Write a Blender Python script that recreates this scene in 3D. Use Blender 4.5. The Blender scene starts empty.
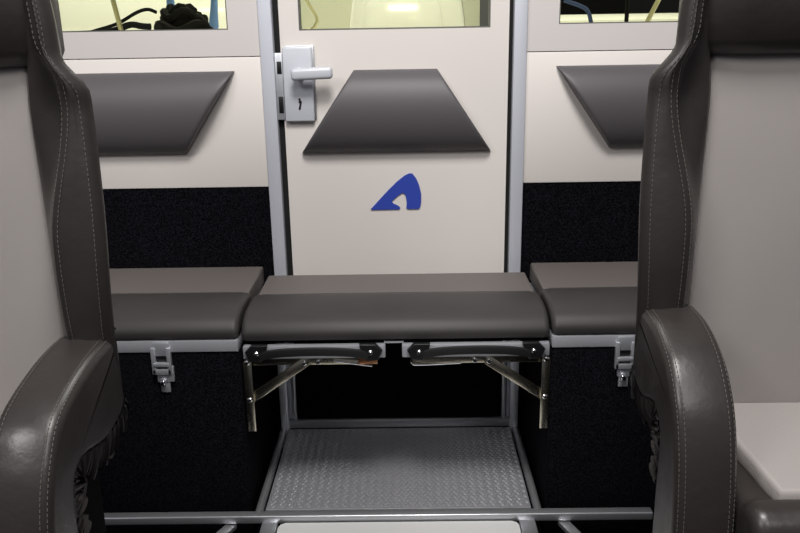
import bpy, bmesh, math, random
from mathutils import Vector, Matrix
random.seed(7)
S = bpy.context.scene
C = S.collection

# ------------------------------------------------------------------ materials
def mat(name, color, rough=.5, metal=0., bump=None, var=None, spec=.5, coat=0., rough_var=None):
    m = bpy.data.materials.new(name); m.use_nodes = True
    n, l = m.node_tree.nodes, m.node_tree.links
    b = n['Principled BSDF']
    b.inputs['Base Color'].default_value = (*color, 1)
    b.inputs['Roughness'].default_value = rough
    b.inputs['Metallic'].default_value = metal
    b.inputs['Specular IOR Level'].default_value = spec
    b.inputs['Coat Weight'].default_value = coat
    tc = n.new('ShaderNodeTexCoord')
    if var:
        sc, amt = var
        t = n.new('ShaderNodeTexNoise'); t.inputs['Scale'].default_value = sc; t.inputs['Detail'].default_value = 4
        l.new(tc.outputs['Object'], t.inputs['Vector'])
        mx = n.new('ShaderNodeMix'); mx.data_type = 'RGBA'
        mx.inputs[6].default_value = (*[c*(1-amt) for c in color], 1)
        mx.inputs[7].default_value = (*[min(1, c*(1+amt)) for c in color], 1)
        l.new(t.outputs['Fac'], mx.inputs[0]); l.new(mx.outputs[2], b.inputs['Base Color'])
    if rough_var:
        sc, lo, hi = rough_var
        t = n.new('ShaderNodeTexNoise'); t.inputs['Scale'].default_value = sc
        l.new(tc.outputs['Object'], t.inputs['Vector'])
        r = n.new('ShaderNodeMapRange'); r.inputs[1].default_value = .3; r.inputs[2].default_value = .7
        r.inputs[3].default_value = lo; r.inputs[4].default_value = hi
        l.new(t.outputs['Fac'], r.inputs[0]); l.new(r.outputs[0], b.inputs['Roughness'])
    if bump:
        sc, st, dist = bump
        t = n.new('ShaderNodeTexNoise'); t.inputs['Scale'].default_value = sc; t.inputs['Detail'].default_value = 3
        l.new(tc.outputs['Object'], t.inputs['Vector'])
        bp = n.new('ShaderNodeBump'); bp.inputs['Strength'].default_value = st; bp.inputs['Distance'].default_value = dist
        l.new(t.outputs['Fac'], bp.inputs['Height']); l.new(bp.outputs[0], b.inputs['Normal'])
    return m

def weave_mat(name, color, scale):
    m = mat(name, color, .9, spec=.2)
    n, l = m.node_tree.nodes, m.node_tree.links
    b = n['Principled BSDF']; tc = n['Texture Coordinate']
    hs = []
    for ax in ('X', 'Z'):
        w = n.new('ShaderNodeTexWave'); w.bands_direction = ax; w.inputs['Scale'].default_value = scale
        w.inputs['Distortion'].default_value = 1.2; w.inputs['Detail'].default_value = 2
        l.new(tc.outputs['Object'], w.inputs['Vector']); hs.append(w)
    ad = n.new('ShaderNodeMath'); ad.operation = 'ADD'
    l.new(hs[0].outputs['Fac'], ad.inputs[0]); l.new(hs[1].outputs['Fac'], ad.inputs[1])
    r = n.new('ShaderNodeMapRange'); r.inputs[1].default_value = 0; r.inputs[2].default_value = 2
    l.new(ad.outputs[0], r.inputs[0])
    mx = n.new('ShaderNodeMix'); mx.data_type = 'RGBA'
    mx.inputs[6].default_value = (*[c*.86 for c in color], 1); mx.inputs[7].default_value = (*[c*1.12 for c in color], 1)
    l.new(r.outputs[0], mx.inputs[0]); l.new(mx.outputs[2], b.inputs['Base Color'])
    bp = n.new('ShaderNodeBump'); bp.inputs['Strength'].default_value = .25; bp.inputs['Distance'].default_value = .001
    l.new(ad.outputs[0], bp.inputs['Height']); l.new(bp.outputs[0], b.inputs['Normal'])
    return m

def carpet_mat(name, dark, light):
    m = mat(name, dark, 1., spec=.05)
    n, l = m.node_tree.nodes, m.node_tree.links
    b = n['Principled BSDF']; tc = n['Texture Coordinate']
    t = n.new('ShaderNodeTexNoise'); t.inputs['Scale'].default_value = 330; t.inputs['Detail'].default_value = 2
    l.new(tc.outputs['Object'], t.inputs['Vector'])
    r = n.new('ShaderNodeMapRange'); r.inputs[1].default_value = .42; r.inputs[2].default_value = .72
    l.new(t.outputs['Fac'], r.inputs[0])
    mx = n.new('ShaderNodeMix'); mx.data_type = 'RGBA'
    mx.inputs[6].default_value = (*dark, 1); mx.inputs[7].default_value = (*light, 1)
    l.new(r.outputs[0], mx.inputs[0]); l.new(mx.outputs[2], b.inputs['Base Color'])
    bp = n.new('ShaderNodeBump'); bp.inputs['Strength'].default_value = .8; bp.inputs['Distance'].default_value = .002
    l.new(t.outputs['Fac'], bp.inputs['Height']); l.new(bp.outputs[0], b.inputs['Normal'])
    return m

def brushed_mat(name, color, rough, scale=(1, 1, 60), strength=.12, metal=1.):
    m = mat(name, color, rough, metal)
    n, l = m.node_tree.nodes, m.node_tree.links
    b = n['Principled BSDF']; tc = n['Texture Coordinate']
    mp = n.new('ShaderNodeMapping'); mp.inputs['Scale'].default_value = scale
    t = n.new('ShaderNodeTexNoise'); t.inputs['Scale'].default_value = 20; t.inputs['Detail'].default_value = 4
    l.new(tc.outputs['Object'], mp.inputs['Vector']); l.new(mp.outputs[0], t.inputs['Vector'])
    r = n.new('ShaderNodeMapRange'); r.inputs[3].default_value = rough-strength; r.inputs[4].default_value = rough+strength
    l.new(t.outputs['Fac'], r.inputs[0]); l.new(r.outputs[0], b.inputs['Roughness'])
    return m

def glass_mat(name, tint):
    m = bpy.data.materials.new(name); m.use_nodes = True
    n, l = m.node_tree.nodes, m.node_tree.links
    n.remove(n['Principled BSDF'])
    tr = n.new('ShaderNodeBsdfTransparent'); tr.inputs[0].default_value = (*tint, 1)
    gl = n.new('ShaderNodeBsdfGlossy'); gl.inputs['Roughness'].default_value = .02
    fr = n.new('ShaderNodeFresnel'); fr.inputs[0].default_value = 1.45
    mx = n.new('ShaderNodeMixShader')
    l.new(fr.outputs[0], mx.inputs[0]); l.new(tr.outputs[0], mx.inputs[1]); l.new(gl.outputs[0], mx.inputs[2])
    l.new(mx.outputs[0], n['Material Output'].inputs[0])
    return m

M = dict(
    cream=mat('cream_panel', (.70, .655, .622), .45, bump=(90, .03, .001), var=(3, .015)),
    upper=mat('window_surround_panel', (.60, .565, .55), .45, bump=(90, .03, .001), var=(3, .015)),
    carpet=carpet_mat('black_carpet', (.0012, .0012, .0016), (.012, .012, .017)),
    void=mat('black_lining', (.003, .003, .003), .9, spec=.1),
    alu=brushed_mat('satin_aluminium', (.80, .82, .86), .42, (40, 40, 1), metal=.55),
    anod=mat('anodised_frame', (.60, .62, .68), .45, .3, var=(8, .03)),
    rail=mat('dull_aluminium', (.40, .41, .44), .42, .35, var=(8, .03)),
    plate=brushed_mat('plain_aluminium', (.52, .53, .55), .36, (1, 40, 40), metal=.8),
    steel=brushed_mat('galvanised_bracket', (.66, .61, .49), .25, (2, 2, 2), .05, metal=1.),
    chrome=mat('bright_steel', (.85, .85, .86), .15, 1.),
    lockmetal=mat('satin_lock', (.56, .58, .63), .38, .15),
    latchm=mat('zinc_latch', (.62, .64, .68), .38, .7, bump=(60, .05, .001)),
    pad=mat('charcoal_pad_vinyl', (.083, .076, .082), .5, bump=(260, .08, .001), spec=.45),
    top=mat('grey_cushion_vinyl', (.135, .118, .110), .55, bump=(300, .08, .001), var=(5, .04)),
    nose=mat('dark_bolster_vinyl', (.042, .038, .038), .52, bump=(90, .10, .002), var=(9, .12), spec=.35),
    leather=mat('charcoal_leather', (.0255, .0218, .0204), .37, bump=(70, .16, .003), var=(6, .22), rough_var=(10, .28, .44)),
    fabric=weave_mat('grey_woven_fabric', (.335, .309, .296), 300),
    thread=mat('grey_thread', (.085, .077, .069), .8),
    blue=mat('blue_emblem', (.028, .058, .37), .45),
    black=mat('black_webbing', (.006, .006, .0065), .6, bump=(200, .2, .001)),
    rubber=mat('black_plastic', (.006, .006, .007), .4),
    frame=mat('window_rubber', (.10, .10, .09), .6),
    seam=mat('panel_seam', (.16, .145, .135), .8),
    shadowgap=mat('dark_gap', (.004, .004, .004), .9),
    glass=glass_mat('green_tinted_glass', (.93, .93, .79)),
    gel=mat('white_gelcoat', (.80, .80, .76), .16, coat=.5),
    deck=mat('white_deck', (.82, .82, .78), .5, bump=(40, .05, .001)),
    hallwall=mat('hall_wall', (.62, .62, .52), .7, var=(2, .03)),
    darkhall=mat('dark_hall_wall', (.002, .002, .0025), .8, spec=.02),
    rope=mat('black_rope', (.003, .003, .003), .8, spec=.1, bump=(150, .3, .002)),
    bluecloth=mat('blue_cloth', (.14, .27, .58), .8, bump=(80, .2, .002)),
    navy=mat('navy_rope', (.02, .04, .12), .8),
    brass=mat('pole_metal', (.45, .42, .25), .35, .7),
    panel=mat('light_floor_panel', (.60, .60, .59), .5, var=(6, .03)),
    copper=mat('copper_end', (.55, .25, .12), .35, .9),
)

# chequered tread
def tread_mat():
    m = mat('chequer_tread', (.37, .37, .39), .36, .5)
    n, l = m.node_tree.nodes, m.node_tree.links
    b = n['Principled BSDF']; tc = n['Texture Coordinate']
    mp = n.new('ShaderNodeMapping'); mp.inputs['Rotation'].default_value = (0, 0, math.radians(45)); mp.inputs['Scale'].default_value = (1, 1, 1)
    l.new(tc.outputs['Object'], mp.inputs['Vector'])
    v = n.new('ShaderNodeTexNoise'); v.inputs['Scale'].default_value = 14
    l.new(tc.outputs['Object'], v.inputs['Vector'])
    r = n.new('ShaderNodeMapRange'); r.inputs[3].default_value = .26; r.inputs[4].default_value = .48
    l.new(v.outputs['Fac'], r.inputs[0]); l.new(r.outputs[0], b.inputs['Roughness'])
    return m
M['tread'] = tread_mat()

# ------------------------------------------------------------------ mesh helpers
def mk(name, bm, m, parent=None, smooth=35):
    bmesh.ops.recalc_face_normals(bm, faces=bm.faces)
    me = bpy.data.meshes.new(name)
    if parent is not None:
        off = parent.get('_o', (0, 0, 0))
        bmesh.ops.translate(bm, verts=bm.verts, vec=-Vector(off))
    bm.to_mesh(me); bm.free()
    if smooth:
        for p in me.polygons: p.use_smooth = True
        me.set_sharp_from_angle(angle=math.radians(smooth))
    o = bpy.data.objects.new(name, me); me.materials.append(M[m]); C.objects.link(o)
    if parent is not None:
        o.parent = parent; o['_o'] = parent.get('_o', (0, 0, 0))
    return o

def tag(o, label=None, cat=None, group=None, kind=None):
    if label: o['label'] = label
    if cat: o['category'] = cat
    if group: o['group'] = group
    if kind: o['kind'] = kind
    return o

def empty(name, loc, label, cat, group=None):
    o = bpy.data.objects.new(name, None); o.empty_display_size = .05; C.objects.link(o)
    o.location = loc; o['_o'] = tuple(loc)
    return tag(o, label, cat, group)

def box(bm, x0, x1, y0, y1, z0, z1, bev=0., seg=2, rot=None):
    vs = [bm.verts.new((x, y, z)) for x in (x0, x1) for y in (y0, y1) for z in (z0, z1)]
    F = [(0, 1, 3, 2), (4, 6, 7, 5), (0, 4, 5, 1), (2, 3, 7, 6), (0, 2, 6, 4), (1, 5, 7, 3)]
    fs = [bm.faces.new([vs[i] for i in f]) for f in F]
    out = vs
    if bev:
        es = list({e for f in fs for e in f.edges})
        r = bmesh.ops.bevel(bm, geom=es, offset=bev, segments=seg, affect='EDGES', profile=.5)
        out = list({v for f in r['faces'] for v in f.verts})
    if rot:
        M4, c = rot
        bmesh.ops.rotate(bm, verts=out, cent=c, matrix=M4)
    return bm

def B(*a, **k):
    bm = bmesh.new(); box(bm, *a, **k); return bm

def bar(bm, p, q, w, t, up=(0, 0, 1), bev=.0015):
    """rectangular bar from p to q: w across, t along the up direction"""
    p, q = Vector(p), Vector(q); d = (q-p); L = d.length; d.normalize()
    s = d.cross(Vector(up)).normalized(); u = s.cross(d)
    b2 = bmesh.new(); box(b2, -w/2, w/2, 0, L, -t/2, t/2, bev)
    mtx = Matrix((( s.x, d.x, u.x, p.x), (s.y, d.y, u.y, p.y), (s.z, d.z, u.z, p.z), (0, 0, 0, 1)))
    bmesh.ops.transform(b2, matrix=mtx, verts=b2.verts)
    tmp = bpy.data.meshes.new('t'); b2.to_mesh(tmp); b2.free(); bm.from_mesh(tmp); bpy.data.meshes.remove(tmp)
    return bm

def crom(pts, n=8, closed=False):
    pts = [Vector(p) for p in pts]; out = []; N = len(pts)
    for i in range(N if closed else N-1):
        a = pts[(i-1) % N] if closed or i > 0 else pts[0]*2-pts[1]
        b, c = pts[i], pts[(i+1) % N]
        d = pts[(i+2) % N] if closed or i+2 < N else pts[-1]*2-pts[-2]
        for k in range(n):
            t = k/n
            out.append(.5*((2*b)+(c-a)*t+(2*a-5*b+4*c-d)*t*t+(3*b-a-3*c+d)*t**3))
    if not closed: out.append(pts[-1])
    return out

def tube(bm, path, rad, n=10, cap=True):
    path = [Vector(p) for p in path]; rings = []
    ref = Vector((0, 0, 1))
    d0 = (path[1]-path[0]).normalized()
    if abs(d0.dot(ref)) > .9: ref = Vector((1, 0, 0))
    s = d0.cross(ref).normalized()
    for i, p in enumerate(path):
        d = (path[min(i+1, len(path)-1)]-path[max(i-1, 0)]).normalized()
        s = (s-d*s.dot(d)).normalized(); u = d.cross(s)
        r = rad(i/(len(path)-1)) if callable(rad) else rad
        rings.append([bm.verts.new(p+(s*math.cos(2*math.pi*k/n)+u*math.sin(2*math.pi*k/n))*r) for k in range(n)])
    for a, b in zip(rings, rings[1:]):
        for k in range(n): bm.faces.new((a[k], a[(k+1) % n], b[(k+1) % n], b[k]))
    if cap: bm.faces.new(rings[0]); bm.faces.new(rings[-1])
    return bm

def lathe(bm, prof, c, axis='Y', n=20):
    rings = []
    for r, h in prof:
        rg = []
        for k in range(n):
            a = 2*math.pi*k/n; x, y = r*math.cos(a), r*math.sin(a)
            v = {'Y': (x, h, y), 'Z': (x, y, h), 'X': (h, x, y)}[axis]
            rg.append(bm.verts.new(Vector(c)+Vector(v)))
        rings.append(rg)
    for a, b in zip(rings, rings[1:]):
        for k in range(n): bm.faces.new((a[k], a[(k+1) % n], b[(k+1) % n], b[k]))
    bm.faces.new(rings[0]); bm.faces.new(rings[-1])
    return bm

def inset_outline(pts, d):
    """move a closed 2D outline inwards by d along its normals (pts counter-clockwise)"""
    N = len(pts); out = []
    for i in range(N):
        a, b, c = pts[i-1], pts[i], pts[(i+1) % N]
        e1 = (b-a).normalized(); e2 = (c-b).normalized()
        n = Vector((-e1.y-e2.y, e1.x+e2.x))
        n = n.normalized() if n.length > 1e-6 else Vector((-e1.y, e1.x))
        out.append(b+n*d)
    return out

def ccw(pts):
    A = sum(pts[i-1].x*pts[i].y-pts[i].x*pts[i-1].y for i in range(len(pts)))
    return pts if A > 0 else pts[::-1]

ROUND = lambda w, r, crown=0.: ([(0, r)]+[(r*(1-math.cos(t*math.pi/10)), r*(1-math.sin(t*math.pi/10))) for t in range(1, 5)]+[(r, 0), (w/2, -crown)])
def pillow(bm, outline, axis, lo, hi, r, crown=0., n=6, smooth_outline=True):
    """outline (2D) swept along an axis from lo to hi, its two ends rounded with radius r"""
    pts = [Vector(p) for p in outline]
    if smooth_outline: pts = [Vector(p[:2]) for p in crom([(*p, 0) for p in pts], n, True)]
    pts = ccw(pts); w = hi-lo
    half = ROUND(w, r, crown)
    layers = [(lo+x, i) for x, i in half]+[(hi-x, i) for x, i in half[::-1][1:]]
    rings = []
    for x, d in layers:
        q = inset_outline(pts, d)
        f = {'X': lambda p: (x, p.x, p.y), 'Y': lambda p: (p.x, x, p.y), 'Z': lambda p: (p.x, p.y, x)}[axis]
        rings.append([bm.verts.new(f(p)) for p in q])
    N = len(pts)
    for a, b in zip(rings, rings[1:]):
        for k in range(N): bm.faces.new((a[k], a[(k+1) % N], b[(k+1) % N], b[k]))
    bm.faces.new(rings[0]); bm.faces.new(rings[-1])
    return bm

def prism(bm, outline, axis, lo, hi):
    rs = []
    for x in (lo, hi):
        f = {'X': lambda p: (x, p[0], p[1]), 'Y': lambda p: (p[0], x, p[1]), 'Z': lambda p: (p[0], p[1], x)}[axis]
        rs.append([bm.verts.new(f(p)) for p in outline])
    N = len(outline)
    for k in range(N): bm.faces.new((rs[0][k], rs[0][(k+1) % N], rs[1][(k+1) % N], rs[1][k]))
    bm.faces.new(rs[0]); bm.faces.new(rs[1])
    return bm

def loft(bm, rings, cap=True):
    rs = [[bm.verts.new(p) for p in r] for r in rings]; N = len(rs[0])
    for a, b in zip(rs, rs[1:]):
        for k in range(N): bm.faces.new((a[k], a[(k+1) % N], b[(k+1) % N], b[k]))
    if cap: bm.faces.new(rs[0]); bm.faces.new(rs[-1])
    return bm

def stitches(bm, path, nrm, gap=.0075, length=.0048, w=.0010):
    """short thread dashes laid along a path"""
    P = [Vector(p) for p in path]; acc = 0.; nxt = 0.
    for a, b in zip(P, P[1:]):
        L = (b-a).length
        while nxt < acc+L:
            t = (nxt-acc)/L; c = a.lerp(b, t); d = (b-a).normalized()
            nv = Vector(nrm(c) if callable(nrm) else nrm)
            bar(bm, c-d*length/2, c+d*length/2, w, w*.8, up=nv, bev=0)
            nxt += gap
        acc += L
    return bm

def trapezoid_pad(top0, top1, bot0, bot1, zt, zb, yback, T, n=34, mrows=26):
    """upholstered pad, arched from its upper to its lower edge, with flat cut ends; front faces -Y"""
    bm = bmesh.new(); g = []
    us = [-1+2*i/n for i in range(n+1)]
    us = sorted(set(us+[-.995, .995, -.985, .985, -.97, .97]))
    for j in range(mrows+1):
        v = math.sin(math.pi*(j/mrows-.5)); row = []
        tz = (v+1)/2
        l = bot0+(top0-bot0)*tz; r = bot1+(top1-bot1)*tz
        arch = T*max(0, 1-abs(v)**2)**.56
        for u in us:
            e = max(0, 1-max(0, (abs(u)-.955)/.045)**2)**.5
            row.append(bm.verts.new((l+(r-l)*(u+1)/2, yback-.004-arch*(.86+.14*e), zb+(zt-zb)*tz)))
        g.append(row)
    N = len(us)-1
    for j in range(mrows):
        for i in range(N): bm.faces.new((g[j][i], g[j][i+1], g[j+1][i+1], g[j+1][i]))
    rim = g[0]+[g[j][N] for j in range(1, mrows+1)]+g[mrows][::-1][1:]+[g[j][0] for j in range(mrows-1, 0, -1)]
    bk = [bm.verts.new((v.co.x, yback, v.co.z)) for v in rim]
    K = len(rim)
    for k in range(K): bm.faces.new((rim[k], rim[(k+1) % K], bk[(k+1) % K], bk[k]))
    bm.faces.new(bk)
    return bm

# ------------------------------------------------------------------ setting
W = 2.17            # front face of the bulkhead
floor = tag(mk('floor', B(-1.9, 1.9, -.6, 2.26, -.16, -.10), 'carpet'), 'black floor of the cabin below the bench', kind='structure')

def wall_side(name, x0, x1, wx0, wx1, ln, lab):
    bm = bmesh.new()
    zs, wt = 1.092, 1.62
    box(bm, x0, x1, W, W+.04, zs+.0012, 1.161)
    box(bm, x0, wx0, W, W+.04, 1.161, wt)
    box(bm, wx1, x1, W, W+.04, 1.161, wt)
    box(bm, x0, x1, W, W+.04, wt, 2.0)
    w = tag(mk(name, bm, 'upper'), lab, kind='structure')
    mk('lower_panel', B(x0, x1, W, W+.038, .741, zs-.001, .003), 'cream', w)
    mk('seam_strip', B(x0, x1, W+.004, W+.03, zs-.002, zs+.003), 'seam', w)
    mk('carpet_lining', B(x0, x1, W+.004, W+.036, -.10, .741), 'carpet', w)
    # window with sealing frame
    fr = bmesh.new(); t = .003
    for a in ((wx0, wx1, 1.161, 1.161+t), (wx0, wx1, wt-t, wt)): box(fr, a[0], a[1], W+.001, W+.032, a[2], a[3])
    for a in ((wx0, wx0+t), (wx1-t, wx1)): box(fr, a[0], a[1], W+.001, W+.032, 1.161+t, wt-t)
    wn = tag(mk('window_%d' % ln, fr, 'frame'), 'fixed window in the bulkhead', kind='structure')
    mk('pane', B(wx0+t, wx1-t, W+.014, W+.02, 1.161+t, wt-t), 'glass', wn)
    return w
wall_side('wall_back', -1.5, -.384, -1.06, -.466, 1, 'bulkhead left of the door, cream panels over black carpet')
wall_side('wall_back.001', .320, 1.5, .403, 1.02, 2, 'bulkhead right of the door, cream panels over black carpet')

for n, (a, b, fa, fb) in enumerate(((-.384, -.348, -.3475, -.330), (.2845, .3195, .2730, .284)), 1):
    t = tag(mk('trim_%d' % n, B(a, b, W-.012, W+.04, .03, 2.0, .004), 'anod'), 'pale aluminium post beside the door', kind='structure')
    mk('gap_shade', B(fa, fb, W+.012, W+.05, .03, 2.0), 'shadowgap', t)  # black strip standing in for the shadow between post and door

# door leaf with window opening
dx0, dx1, wz, wtp = -.3305, .2725, 1.1555, 1.70
bm = bmesh.new()
box(bm, dx0, dx1, W-.002, W+.034, .06, wz)
box(bm, dx0, -.279, W-.002, W+.034, wz, wtp); box(bm, .2235, dx1, W-.002, W+.034, wz, wtp)
box(bm, dx0, dx1, W-.002, W+.034, wtp, 1.95)
door = tag(mk('door_1', bm, 'cream'), 'cream cabin door with window', kind='structure')
fr = bmesh.new()
box(fr, -.279, .2235, W+.004, W+.028, wz, wz+.004); box(fr, -.279, .2235, W+.004, W+.028, wtp-.004, wtp)
box(fr, -.279, -.275, W+.004, W+.028, wz+.004, wtp-.004); box(fr, .2195, .2235, W+.004, W+.028, wz+.004, wtp-.004)
wn = mk('window_frame', fr, 'frame', door)
mk('pane', B(-.275, .2195, W+.012, W+.018, wz+.004, wtp-.004), 'glass', door)

# door lock
lk = mk('lock_plate', B(-.325, -.2465, W-.020, W-.0015, .921, 1.115, .004, 3), 'lockmetal', door)
mk('lock_case', B(-.318, -.2415, W-.010, W-.0012, .927, 1.1185, .002), 'plate', lk)
bm = bmesh.new()
lathe(bm, [(.016, W-.020), (.016, W-.028), (.0125, W-.030), (.0125, W-.056), (.0, W-.056)][:-1], (-.283, 0, 1.046))
mk('handle_neck', bm, 'lockmetal', lk)
mk('lever', B(-.299, -.190, W-.070, W-.048, 1.031, 1.062, .009, 4, rot=(Matrix.Rotation(math.radians(-2), 3, 'Y'), (-.283, W-.055, 1.046))), 'lockmetal', lk)
bm = bmesh.new()
lathe(bm, [(.0042, W-.0215), (.0042, W-.0195)], (-.283, 0, .973), n=14)
box(bm, -.2860, -.2805, W-.0215, W-.0195, .952, .971, .001, rot=(Matrix.Rotation(math.radians(14), 3, 'Y'), (-.283, W-.02, .963)))
lathe(bm, [(.003, W-.0215), (.003, W-.0195)], (-.2845, 0, .980), n=12)
mk('keyhole', bm, 'rubber', lk)
st = bpy.data.objects['trim_1']
bm = bmesh.new(); box(bm, -.3475, -.327, W-.008, W+.011, .925, 1.100, .002)
sp = mk('strike_plate', bm, 'latchm', st)
for z, h in ((.965, .022), (1.062, .016)): mk('strike_slot', B(-.342, -.3295, W-.0095, W-.0075, z-h, z+h, .0008), 'rubber', sp)

# emblem on the door
E2 = [(98, 428), (170, 350), (250, 265), (330, 188), (400, 132), (440, 113), (470, 114), (505, 160), (530, 222), (547, 300), (545, 372), (535, 420), (520, 431),
      (425, 431), (413, 420), (418, 370), (410, 312), (396, 289), (375, 287), (338, 312), (300, 345), (284, 363), (302, 380), (345, 402), (360, 418), (350, 432), (110, 434)]
k = .1125*.0028
o = [(-.103+(x-98)*k, .673+(432-y)*k) for x, y in E2]
mk('emblem', prism(bmesh.new(), o, 'Y', W-.0055, W-.0015), 'blue', door)

# riser lining behind the bench
tag(mk('trim_3', B(-.404, .334, W-.0115, W-.004, -.10, .448), 'void'), 'black lining below the door behind the bench', kind='structure')

# upholstered pads on bulkhead and door
p = mk('backrest_pad', trapezoid_pad(-.138, .083, -.286, .228, 1.053, .835, W-.0025, .060), 'pad')
tag(p, 'charcoal padded backrest tapering upward on the cream door above the blue emblem', 'backrest pad', 'padded backrests on the bulkhead')
p = mk('backrest_pad', trapezoid_pad(-1.08, -.457, -.93, -.603, 1.055, .837, W+.0005, .058), 'pad')
tag(p, 'charcoal padded backrest on the cream panel left of the door', 'backrest pad', 'padded backrests on the bulkhead')
p = mk('backrest_pad', trapezoid_pad(.400, 1.02, .552, .87, 1.055, .837, W+.0005, .058), 'pad')
tag(p, 'charcoal padded backrest on the cream panel right of the door', 'backrest pad', 'padded backrests on the bulkhead')

# ------------------------------------------------------------------ bench
BF = 1.75
NOSE = [(1.93, .457), (1.931, .500), (1.905, .511), (1.85, .5135), (1.800, .509), (1.764, .496), (1.745, .476), (1.743, .460), (1.752, .4495), (1.80, .448), (1.87, .450)]
def cushion(parent, x0, x1, yb, dz, lr=(1, 1)):
    yb0 = 1.931
    o = [(yb0, .456+dz), (yb0, .499+dz), (yb0+.004, .504+dz), (yb-.006, .506+dz), (yb, .500+dz), (yb, .456+dz)]
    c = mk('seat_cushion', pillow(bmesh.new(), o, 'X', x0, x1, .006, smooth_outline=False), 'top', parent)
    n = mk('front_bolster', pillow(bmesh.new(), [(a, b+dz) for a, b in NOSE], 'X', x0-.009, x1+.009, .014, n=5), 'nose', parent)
    sm = crom([(x0+.012, yb0-.002, .5045+dz), ((x0+x1)/2, yb0-.002, .5055+dz), (x1-.012, yb0-.002, .5045+dz)], 6)
    mk('piping', tube(bmesh.new(), sm, .0022, 6), 'nose', parent)
    return c

def latch(parent, cx):
    """over-centre toggle latch on the box front"""
    y = BF
    t = mk('latch', B(cx-.020, cx+.020, y-.012, y-.0005, .418, .452, .003), 'latchm', parent)
    bm = bmesh.new()
    for s in (-1, 1): box(bm, cx+s*.0185-.005, cx+s*.0185+.005, y-.016, y-.004, .372, .440, .002)
    box(bm, cx-.023, cx+.023, y-.016, y-.005, .372, .386, .002)
    box(bm, cx-.020, cx+.020, y-.018, y-.006, .392, .403, .003)
    mk('latch_lever', bm, 'latchm', t)
    bm = bmesh.new(); box(bm, cx-.015, cx+.017, y-.009, y-.0005, .350, .375, .002); box(bm, cx-.010, cx+.013, y-.006, y-.0005, .322, .352, .002)
    box(bm, cx+.017, cx+.026, y-.012, y-.002, .352, .392, .002)
    mk('base_plate', bm, 'latchm', t)
    bm = bmesh.new(); box(bm, cx-.008, cx+.005, y-.020, y-.008, .344, .358, .004, 3)
    mk('latch_knob', bm, 'chrome', t)
    bm = bmesh.new(); box(bm, cx-.013, cx+.013, y-.006, y-.0004, .403, .417)
    mk('latch_slot', bm, 'rubber', t)

def storage_bench(x0, x1, label, lx):
    e = empty('storage_bench', ((x0+x1)/2, (BF+W)/2, -.10), label, 'bench', 'carpeted storage benches')
    mk('box', B(x0, x1, BF, W-.002, -.10, .424, .003), 'carpet', e)
    mk('lid_trim', B(x0+.001, x1-.001, BF-.004, W-.01, .4245, .455, .003), 'rail', e)
    cushion(e, x0+.010, x1-.008, W-.004, .007)
    latch(e, lx)
    return e
storage_bench(-1.15, -.406, 'black carpeted storage bench left of the door, grey cushion, latch fully in view', -.591)
storage_bench(.336, 1.12, 'black carpeted storage bench right of the door, latch half behind the right chair', .510)

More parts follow.
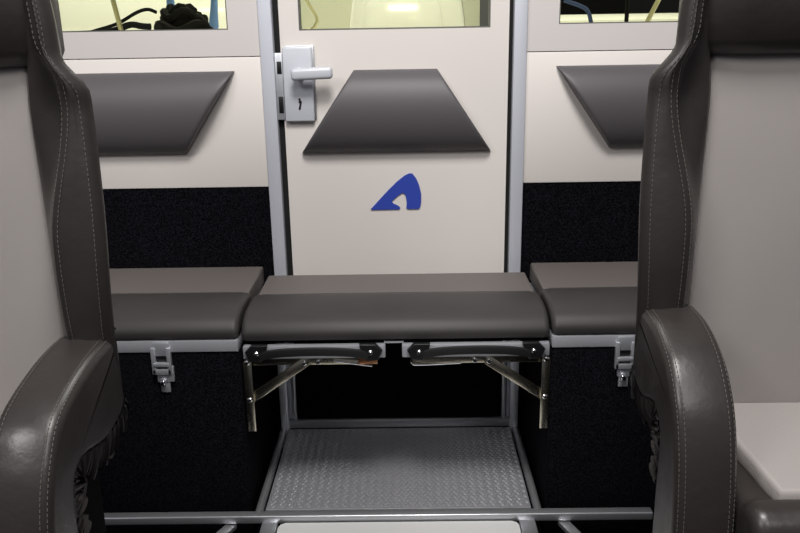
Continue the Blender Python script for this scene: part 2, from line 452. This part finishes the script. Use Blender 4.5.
fb = empty('folding_bench_seat', (-.035, 1.93, .38), 'grey cushioned middle bench seat in front of the door, on folding metal brackets', 'bench seat')
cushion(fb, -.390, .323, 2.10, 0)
mk('base_board', B(-.392, .322, 1.757, 2.09, .4405, .4485, .001), 'void', fb)  # board coloured black to stand in for shade between cushion and plates
mk('centre_tab', B(-.060, -.014, 1.748, 1.7575, .4405, .4445, .001), 'rail', fb)
for (a, b, sg) in ((-.395, -.057, -1), (-.018, .331, 1)):
    fp = mk('face_plate', B(a, b, 1.737, 1.755, .408, .4405, .003), 'rail', fb)
    m_ = (a+b)/2; h = .128
    # sagging strap handle with bolted ends
    pa = crom([(m_-h, 1.728, .424), (m_-h*.6, 1.714, .437), (m_, 1.708, .442), (m_+h*.6, 1.714, .437), (m_+h, 1.728, .424)], 8)
    bm = bmesh.new()
    loft(bm, [[(p.x, p.y+dy, p.z-.004+dz) for dy, dz in ((0, -.011), (-.005, -.009), (-.007, 0), (-.005, .009), (0, .011), (.004, .006), (.004, -.006))] for p in pa])
    hs = mk('strap_handle', bm, 'black', fb)
    for s in (-1, 1):
        bm = bmesh.new(); cx = m_+s*(h+.006)
        q = [(-.026, .020), (.012, .020), (.028, .003), (.018, -.020), (-.008, -.022), (-.020, -.010)]
        q = [(cx+s*a_, .428+b_) for a_, b_ in q]
        pillow(bm, q, 'Y', 1.722, 1.737, .003, smooth_outline=False)
        mk('handle_end', bm, 'rubber', hs)
        mk('bolt', lathe(bmesh.new(), [(.0058, 1.724), (.0058, 1.720), (.003, 1.717)], (cx, 0, .428), n=12), 'chrome', hs)
    # folding bracket below the plate
    ox = a-.003 if sg < 0 else b+.0035           # outer side
    ix = b-.020 if sg < 0 else a+.020
    bm = bmesh.new()
    box(bm, min(ox, ix), max(ox, ix), 1.752, 1.7555, .386, .4095, .001); box(bm, min(ox, ix), max(ox, ix), 1.752, 1.776, .4065, .4095, .001)
    br = mk('folding_bracket', bm, 'steel', fb)
    bm = bmesh.new(); lx = ox-sg*.010
    box(bm, lx-.010, lx+.010, 1.742, 1.7455, .215, .398, .0012); box(bm, ox-.0032 if sg > 0 else ox, ox if sg > 0 else ox+.0032, 1.745, 1.768, .215, .398, .001)
    mk('wall_leg', bm, 'steel', br)
    bm = bmesh.new(); sx = ox-sg*.150
    bar(bm, (lx-sg*.002, 1.749, .300), (sx, 1.749, .396), .004, .024, up=(0, 0, 1)); bar(bm, (lx-sg*.002, 1.760, .2895), (sx, 1.760, .3855), .022, .003, up=(0, 0, 1))
    mk('strut', bm, 'steel', br)
    for cx, cz in ((lx, .397), (lx, .300), (sx+sg*.004, .394), (sx-sg*.03, .397)): mk('rivet', lathe(bmesh.new(), [(.0065, 1.7505), (.0065, 1.741), (.004, 1.739)], (cx, 0, cz), n=12), 'chrome', br)
    bm = bmesh.new()
    if sg < 0: bar(bm, (ix-.105, 1.748, .398), (ix-.012, 1.748, .384), .012, .003)
    else:
        path = crom([(ix+.12, 1.748, .388), (ix+.02, 1.748, .384), (ix+.004, 1.748, .389), (ix+.002, 1.748, .405)], 6)
        tube(bm, path, .002, 8)
    mk('release_arm', bm, 'chrome', br)
    if sg < 0: mk('bracket_end', B(ix-.045, ix-.001, 1.746, 1.7515, .389, .406, .001), 'copper', br)

# ------------------------------------------------------------------ step between the benches
se = empty('boarding_step', (-.035, 1.93, -.10), 'chequered metal step on a welded aluminium frame between the two black benches', 'step')
TX0, TX1, TY0, TY1 = -.366, .298, 1.722, 2.141
bm = B(TX0, TX1, TY0, TY1, -.008, .008, .002)
nx, ny = 58, 34
dx, dy = (TX1-TX0-.012)/nx, (TY1-TY0-.012)/ny
for j in range(ny):
    for i in range(nx):
        x = TX0+.006+(i+.5+.25*(1 if j % 2 else -1))*dx; y = TY0+.006+(j+.5)*dy
        a = math.radians(35 if (i+j) % 2 else -35)
        ca, sa = math.cos(a), math.sin(a); L, w_ = .0058, .0024
        base = [(L, 0), (0, w_), (-L, 0), (0, -w_)]
        vs = [bm.verts.new((x+px*ca-py*sa, y+px*sa+py*ca, .0078)) for px, py in base]
        t1 = bm.verts.new((x+.5*L*ca, y+.5*L*sa, .0108)); t2 = bm.verts.new((x-.5*L*ca, y-.5*L*sa, .0108))
        bm.faces.new((vs[0], vs[1], t1)); bm.faces.new((vs[3], vs[0], t1))
        bm.faces.new((vs[1], vs[2], t2)); bm.faces.new((vs[2], vs[3], t2)); bm.faces.new((vs[1], t2, t1)); bm.faces.new((vs[3], t1, t2))
me_t = mk('tread_plate', bm, 'tread', se, smooth=0)
for s, x in ((-1, TX0-.016), (1, TX1+.016)):
    bm = bmesh.new(); tube(bm, [(x, 1.70, 0), (x, 1.8, .001), (x, 2.0, .001), (x, 2.143, .002)], .0105, 12); mk('side_rail', bm, 'plate', se)
    mk('post', B(x-.006-.006*s-.006, x+.006-.006*s+.006, 2.137, 2.1565, -.10, .438, .002), 'alu', se)
    xx = x-s*.036
    mk('rear_upright', B(xx-.006, xx+.006, 2.145, 2.155, .02, .438, .002), 'plate', se)
mk('back_rail', B(TX0-.004, TX1+.004, 2.1425, 2.1545, .008, .036, .003), 'plate', se)
fbx = bmesh.new()
box(fbx, -.775, .592, 1.690, 1.716, -.012, .010, .004, 3)
mk('front_bar', fbx, 'plate', se)
bm = bmesh.new()
bar(bm, (-.445, 1.70, -.02), (-.55, 1.50, -.03), .026, .012); mk('floor_brace', bm, 'plate', se)
bm = bmesh.new()
bar(bm, (.372, 1.70, -.02), (.46, 1.50, -.03), .026, .012); mk('floor_brace', bm, 'plate', se)
for x in (-.350, .283):
    mk('floor_member', B(x-.020, x+.020, 1.36, 1.692, -.04, -.006, .004), 'plate', se)
# light floor panel
bm = bmesh.new()
o = [(-.327, 1.30), (-.327, 1.668), (-.322, 1.680), (-.310, 1.686), (.244, 1.686), (.256, 1.680), (.261, 1.668), (.261, 1.30)]
prism(bm, o, 'Z', -.10, -.006)
tag(mk('floor_panel', bm, 'panel'), 'pale metal floor panel in front of the chequered step', 'floor panel')

# ------------------------------------------------------------------ seats (local: x across, -y forward, z up; x=0 is the seat's middle)
def smoothstep(a, b, t):
    t = max(0, min(1, (t-a)/(b-a))); return t*t*(3-2*t)

def boat_seat(cx, by, arm_len, arm_drop, label):
    """by: plane of the woven backrest panel"""
    e = empty('helm_chair', (cx, by-.12, -.10), label, 'chair', 'leather boat chairs facing the camera')
    P = lambda x, y, z: (cx+x, by+y, z)
    # woven back panel
    bm = bmesh.new()
    o = [(-.163, .46), (-.163, .80), (-.162, 1.02), (-.161, 1.118), (-.155, 1.126), (0, 1.127), (.155, 1.126), (.161, 1.118), (.162, 1.02), (.163, .80), (.163, .46)]
    pillow(bm, [(cx+a, b) for a, b in o], 'Y', by-.004, by+.09, .012, smooth_outline=False)
    mk('backrest_panel', bm, 'fabric', e)
    # headrest
    bm = bmesh.new(); rings = []
    for t, half, yf in ((1.106, .160, -.002), (1.108, .178, -.014), (1.114, .190, -.024), (1.130, .199, -.034), (1.20, .200, -.043), (1.32, .186, -.034), (1.42, .160, -.02), (1.455, .140, -.005), (1.465, .12, 0)):
        r = []
        for a in range(28):
            th = 2*math.pi*a/28; c_, s_ = math.cos(th), math.sin(th)
            x = half*math.copysign(abs(c_)**.35, c_); yy = math.copysign(abs(s_)**.45, s_)
            ym = (yf+.085)/2; yh = (.085-yf)/2
            r.append(P(x, ym+yy*yh, t))
        rings.append(r)
    loft(bm, rings); mk('headrest', bm, 'leather', e)
    # side bolsters that run up beside the headrest
    for s in (-1, 1):
        rings = []; outer_st = []; inner_st = []; inner2 = []
        zs = [.60+.82*i/64 for i in range(65)]
        for z in zs:
            k_ = smoothstep(1.045, 1.125, z); k2 = smoothstep(1.125, 1.47, z)
            bow = .006*math.sin(math.pi*min(1, max(0, (z-.5)/.55)))
            low_ = 1-smoothstep(.62, .92, z)
            out = .260+bow*.6-.032*k_-.045*k2-.017*low_
            fo = .258+bow*1.6-.034*smoothstep(1.07, 1.13, z)-.045*k2-.012*low_
            fi = .190+.030*smoothstep(.85, 1.06, z)-.022*smoothstep(1.09, 1.15, z)-.030*k2
            inn = .160+.006*k_-.01*k2
            yf = -.034-.038*math.exp(-((z-.80)/.21)**2)-.016*k_
            if z > 1.2: yf += (z-1.2)*.08
            loop = [(out-.085, .092), (out-.060, .068), (out-.022, .02), (out-.006, -.022), (fo+.003, yf+.018), (fo-.004, yf+.004), (fo-.014, yf-.002), ((fo+fi)/2, yf-.006),
                    (fi+.010, yf-.003), (fi, yf+.004), (fi-.009, yf+.018), (inn+.006, -.02), (inn, .004), (inn-.004, .04), (inn-.004, .088)]
            cl = crom([(a, b, 0) for a, b in loop], 3, True)
            rings.append([P(s*p.x, p.y, z) for p in cl])
            outer_st.append(P(s*(fo-.009), yf-.0012, z)); inner_st.append(P(s*(fi+.013), yf-.0048, z)); inner2.append(P(s*(fi+.002), yf+.0015, z))
        b_ = mk('side_bolster', loft(bmesh.new(), rings), 'leather', e)
        bm = bmesh.new()
        for pth in (outer_st, inner_st, inner2): stitches(bm, [p for p in pth if p[2] > .70], (0, -1, 0))
        mk('stitching', bm, 'thread', b_, smooth=0)['kind'] = 'stuff'
    # arms: side wings of the seat
    L = arm_len
    # hem curve (front to back) along the lower edge of the cover
    for s in (-1, 1):
        top = [(-.022, .712), (-.05, .721), (-.12-L*.35, .716), (-.185-L, .690), (-.232-L, .645), (-.262-L, .585), (-.280-L, .50), (-.290-L, .38), (-.292-L, .22), (-.290-L, .06), (-.286-L, -.02)]
        low = [(-.19-L, -.02), (-.185-L, .25), (-.180-L, .48), (-.178-L, .560), (-.150-L, .590), (-.09-L*.5, .573), (-.05, .580), (-.022, .60)]
        top = [(a, b-arm_drop) for a, b in top]; low = [(a, b-arm_drop) for a, b in low]
        topc = crom([(a, b, 0) for a, b in top], 6); lowc = crom([(a, b, 0) for a, b in low], 5)
        oc = [(by+p.x, p.y) for p in topc]+[(by+p.x, p.y) for p in lowc]
        xa, xb = (.166, .256)
        lo, hi = (cx+xa, cx+xb) if s > 0 else (cx-xb, cx-xa)
        a_ = mk('armrest', pillow(bmesh.new(), oc, 'X', lo, hi, .017, .003, smooth_outline=False), 'leather', e)
        bm = bmesh.new()
        def nn(c_): 
            return (0, -1, 0) if c_.z < .62 else (0, -.6, .8)
        for xs, sink in ((.2515, .0038), (.2435, .0002), (.1725, .0038), (.1805, .0002)):
            q = inset_outline(ccw([Vector(p) for p in oc]), sink-.0006)
            tp = q if ccw([Vector(p) for p in oc])[0] == Vector(oc[0]) else q[::-1]
            pth = [(cx+s*xs, p.x, p.y) for p in tp[2:len(topc)-2]]
            stitches(bm, pth, nn)
        mk('stitching', bm, 'thread', a_, smooth=0)['kind'] = 'stuff'
        # gathered elastic hem
        bm = bmesh.new()
        hp = crom([(P(0, a, b)[1], b, 0) for a, b in low[2:]], 40); g = []
        for i, p in enumerate(hp):
            d = (hp[min(i+1, len(hp)-1)]-hp[max(i-1, 0)]).normalized(); nx_, nz_ = d.y, -d.x
            row = []
            for j in range(7):
                t = j/6; amp = .0055*(.25+.75*t)
                wv = amp*(math.sin(i*.62+.8*math.sin(i*.11))+.4*math.sin(i*1.7+2))
                dep = (.008-.045*t*(1+.18*math.sin(i*.31)))*-1
                row.append(bm.verts.new((cx+s*(.2555-.012*t*t+wv), p.x+nx_*dep*1, p.y+nz_*dep*1)))
            g.append(row)
        for r0, r1 in zip(g, g[1:]):
            for j in range(6): bm.faces.new((r0[j], r0[j+1], r1[j+1], r1[j]))
        bmesh.ops.solidify(bm, geom=bm.faces[:], thickness=.002)
        mk('elastic_hem', bm, 'leather', a_)
        # crumpled fold where wing meets back
        bm = bmesh.new()
        pf = [P(s*(.192+.045*i/14), -.030-.010*math.sin(i*1.3), .722-arm_drop+.004*math.sin(i*2.1)) for i in range(15)]
        tube(bm, pf, lambda t: .013+.004*math.sin(t*21), 10)
        mk('cover_fold', bm, 'leather', a_)
    # seat cushion: leather surround and woven insert, raised front roll
    bm = bmesh.new()
    o = [(by+.0, .40), (by-.002, .500), (by-.12, .498), (by-.25, .500), (by-.29-L, .516), (by-.32-L, .512), (by-.338-L, .485), (by-.34-L, .43), (by-.335-L, .36), (by-.30-L, .34), (by-.1, .36)]
    pillow(bm, o, 'X', cx-.1655, cx+.1655, .02, n=5)
    mk('seat_cushion', bm, 'leather', e)
    bm = bmesh.new()
    o = [(cx-.160, by-.002), (cx-.118, by-.13), (cx-.112, by-.28-L), (cx+.112, by-.28-L), (cx+.118, by-.13), (cx+.160, by-.002)]
    pillow(bm, o, 'Z', .488, .524, .010, .002, smooth_outline=False)
    mk('seat_insert', bm, 'fabric', e)
    # pedestal
    mk('seat_base', B(cx-.15, cx+.15, by-.24-L, by+.08, -.10, .42, .01), 'void', e)
    # back shell
    bm = bmesh.new()
    pillow(bm, [(cx+a*1.02, b) for a, b in ((-.165, .40), (-.165, .80), (-.163, 1.02), (-.12, 1.38), (.12, 1.38), (.163, 1.02), (.165, .8), (.165, .40))], 'Y', by+.086, by+.12, .012, smooth_outline=False)
    mk('back_shell', bm, 'leather', e)
    return e
boat_seat(.628, 1.255, 0., 0., 'charcoal leather boat chair with woven grey panel on the right side of the aisle')
boat_seat(-.722, 1.205, .06, .022, 'charcoal leather boat chair with woven grey panel on the left side of the aisle')

# ------------------------------------------------------------------ beyond the windows: foredeck, moulded pod, ropes, poles
tag(mk('ground', B(-3.2, 3.4, 2.26, 7.2, 1.02, 1.135), 'deck'), 'white deck beyond the bulkhead windows', kind='structure')
def rr_ring(cx, cy, hx, hy, z, n=40, e=.45):
    return [(cx+hx*math.copysign(abs(math.cos(2*math.pi*k/n))**e, math.cos(2*math.pi*k/n)), cy+hy*math.copysign(abs(math.sin(2*math.pi*k/n))**e, math.sin(2*math.pi*k/n)), z) for k in range(n)]
pod = empty('moulded_pod', (.01, 3.75, 1.135), 'glossy white moulded pod seen through the door window', 'boat pod')
mk('shell', loft(bmesh.new(), [rr_ring(.01, 3.78, h, d, z) for z, h, d in ((1.135, .262, .17), (1.20, .258, .17), (1.28, .246, .165), (1.36, .225, .15), (1.45, .18, .12), (1.50, .10, .07))]), 'gel', pod)
mk('front_panel', loft(bmesh.new(), [rr_ring(-.01, 3.62+.11*((z-1.135)/.3)**2, h, .055+.02*(z-1.135), z, e=.6) for z, h in ((1.135, .175), (1.165, .174), (1.20, .171), (1.23, .168), (1.26, .164), (1.30, .156), (1.34, .143), (1.40, .12), (1.44, .07))]), 'gel', pod)
bm = bmesh.new()
tube(bm, crom([(-.455, 3.6, 1.42), (-.43, 3.6, 1.30), (-.385, 3.6, 1.215), (-.388, 3.6, 1.185), (-.41, 3.6, 1.163), (-.45, 3.6, 1.158)], 8), .007, 10)
lathe(bm, [(.02, 1.135), (.02, 1.150), (.008, 1.156)], (-.45, 3.6, 0), 'Z')
tag(mk('bent_rail', bm, 'brass'), 'bent metal rail left of the white pod, seen through the door window', 'rail')

# neighbouring hull (left) and gunwale (right)
bm = bmesh.new()
o = [(4.9, 1.135), (4.62, 1.135), (4.60, 1.22), (4.66, 1.40), (4.80, 1.75), (5.0, 2.2), (5.2, 2.2)]
pillow(bm, o, 'X', -3.0, -.62, .05, smooth_outline=False); hull = mk('boat_hull', bm, 'gel')
tag(hull, 'cream boat hull behind the ropes, seen through the left window', 'boat')
bm = bmesh.new(); pillow(bm, [(3.9, 1.135), (3.9, 1.185), (3.95, 1.21), (4.1, 1.215), (4.2, 1.135)], 'X', .55, 3.0, .03, smooth_outline=False)
g = tag(mk('boat_gunwale', bm, 'gel'), 'cream boat edge along the foot of the right window', 'boat')
tag(mk('wall_far', B(-3.2, .62, 6.9, 7.0, 1.135, 3.6), 'hallwall'), 'pale hall wall far behind the windows', kind='structure')
tag(mk('wall_far.001', B(.62, 3.4, 6.0, 6.1, 1.135, 3.6), 'darkhall'), 'dark hall wall far behind the right window', kind='structure')

bm = bmesh.new()
tube(bm, crom([(-1.35, 2.80, 1.160), (-1.12, 2.80, 1.158), (-1.00, 2.80, 1.165), (-.93, 2.79, 1.185), (-.89, 2.79, 1.180), (-.86, 2.79, 1.178)], 10), .011, 10)
tube(bm, crom([(-1.08, 2.84, 1.165), (-.99, 2.84, 1.190), (-.92, 2.84, 1.225), (-.88, 2.84, 1.235), (-.85, 2.84, 1.225)], 10), .006, 8)
tag(mk('mooring_rope', bm, 'rope'), 'black rope lying on the deck, seen through the left window', 'rope')
bm = bmesh.new()
for q, (rx, yy, zz) in enumerate(((.078, 2.82, 1.155), (.072, 2.79, 1.174), (.062, 2.83, 1.194), (.052, 2.80, 1.214), (.036, 2.81, 1.228))):
    tube(bm, [(-.755+rx*math.cos(2*math.pi*a/24)*1.1, yy+rx*.8*math.sin(2*math.pi*a/24), zz+.012*math.sin(a*.9+q)) for a in range(25)], .014, 8)
tube(bm, crom([(-.70, 2.80, 1.21), (-.675, 2.78, 1.19), (-.650, 2.77, 1.155), (-.63, 2.76, 1.150)], 8), .010, 8)
tag(mk('rope_coil', bm, 'rope'), 'heap of coiled black rope in the left window', 'rope')
bm = bmesh.new(); tube(bm, [(-.947, 2.76, 1.14), (-.964, 2.75, 1.266), (-1.01, 2.74, 1.55)], .008, 10)
lathe(bm, [(.018, 1.135), (.018, 1.143), (.010, 1.150)], (-.947, 2.76, 0), 'Z')
tag(mk('leaning_pole', bm, 'brass'), 'thin brassy pole leaning left among the ropes in the left window', 'pole')
for (xa, xb, w_, lab) in ((-.845, -.86, .035, 'blue cloth strip hanging left of the rope heap in the left window'), (-.705, -.66, .030, 'blue cloth strip hanging right of the rope heap in the left window')):
    bm = bmesh.new(); z0 = 1.132
    rings = []
    for i in range(10):
        t = i/9; x = xa+(xb-xa)*t; z = z0+.42*t
        rings.append([(x+w_*.5*math.cos(2*math.pi*k/14)*(1+.25*math.sin(i*1.7)), 3.02+.02*math.sin(2*math.pi*k/14), z) for k in range(14)])
    loft(bm, rings)
    tag(mk('blue_cloth', bm, 'bluecloth'), lab, 'cloth', 'blue cloths beyond the left window')
bm = bmesh.new(); tube(bm, [(.853, 3.2, 1.14), (.853, 3.2, 1.6)], .008, 10)
lathe(bm, [(.02, 1.135), (.02, 1.146), (.009, 1.152)], (.853, 3.2, 0), 'Z')
tag(mk('upright_pole', bm, 'rope'), 'thin black upright pole in the right window', 'pole')
bm = bmesh.new(); tube(bm, [(.905, 3.15, 1.14), (.957, 3.15, 1.25), (1.07, 3.15, 1.5)], .009, 10)
lathe(bm, [(.02, 1.135), (.02, 1.146), (.010, 1.152)], (.905, 3.15, 0), 'Z')
tag(mk('leaning_pole', bm, 'brass'), 'brassy pole leaning right beside the black upright pole in the right window', 'pole')
bm = bmesh.new(); tube(bm, crom([(.62, 3.25, 1.255), (.70, 3.22, 1.22), (.72, 3.2, 1.165), (.74, 3.2, 1.15)], 8), .008, 10)
tag(mk('mooring_line', bm, 'navy'), 'short blue line hanging over the cream boat edge in the right window', 'rope')

# ------------------------------------------------------------------ light
def area(name, loc, to, sx, sy, power, col=(1, 1, 1)):
    d = bpy.data.lights.new(name, 'AREA'); d.shape = 'RECTANGLE'; d.size = sx; d.size_y = sy; d.energy = power; d.color = col
    o = bpy.data.objects.new(name, d); C.objects.link(o); o.location = loc
    o.rotation_euler = (Vector(to)-Vector(loc)).to_track_quat('-Z', 'Y').to_euler()
    return o
area('hall_lamp', (.0, .45, 3.0), (0, 1.7, .6),   .7, .6, 66, (1, .97, .94))
area('hall_lamp', (-1.7, -.6, 2.8), (-.1, 2.0, .8), .8, .8, 30, (1, .98, .96))
area('hall_lamp', (.6, -1.0, 2.9), (.3, 2.0, .8), .8, .8, 21, (1, .98, .96))  # added lamp without a known fixture, brightens the right chair's woven panel
area('hall_lamp', (0, 3.9, 4.2), (0, 4.0, 1.1), 3.5, 2.0, 190, (1, 1, .96))
w = bpy.data.worlds.new('World'); S.world = w; w.use_nodes = True
n, l = w.node_tree.nodes, w.node_tree.links
bg = n['Background']; bg.inputs[1].default_value = .27
tc = n.new('ShaderNodeTexCoord'); sp = n.new('ShaderNodeSeparateXYZ'); cr = n.new('ShaderNodeValToRGB')
l.new(tc.outputs['Generated'], sp.inputs[0]); mr = n.new('ShaderNodeMapRange'); mr.inputs[1].default_value = -1; mr.inputs[2].default_value = 1
l.new(sp.outputs['Z'], mr.inputs[0]); l.new(mr.outputs[0], cr.inputs[0])
cr.color_ramp.elements[0].position = .35; cr.color_ramp.elements[0].color = (.03, .03, .035, 1)
cr.color_ramp.elements[1].position = .75; cr.color_ramp.elements[1].color = (.9, .92, 1, 1)
l.new(cr.outputs[0], bg.inputs[0])

# ------------------------------------------------------------------ camera
cam = bpy.data.cameras.new('Camera'); cam.sensor_width = 36; cam.lens = 791.47/800*36; cam.clip_start = .02
co = bpy.data.objects.new('Camera', cam); C.objects.link(co)
p, y, r = .289, .0111, -.0168
F = Vector((-math.sin(y)*math.cos(p), math.cos(y)*math.cos(p), -math.sin(p))); ri = Vector((math.cos(y), math.sin(y), 0)); up = ri.cross(F)
RI = ri*math.cos(r)+up*math.sin(r); UP = -ri*math.sin(r)+up*math.cos(r)
co.matrix_world = Matrix(((RI.x, UP.x, -F.x, 0), (RI.y, UP.y, -F.y, 0), (RI.z, UP.z, -F.z, 1.15), (0, 0, 0, 1)))
S.camera = co
for o in C.objects:
    if '_o' in o: del o['_o']
vs = S.view_settings
S.display_settings.display_device = 'sRGB'
vs.view_transform = 'Standard'; vs.look = 'None'; vs.exposure = 0.; vs.gamma = 1.; vs.use_curve_mapping = False
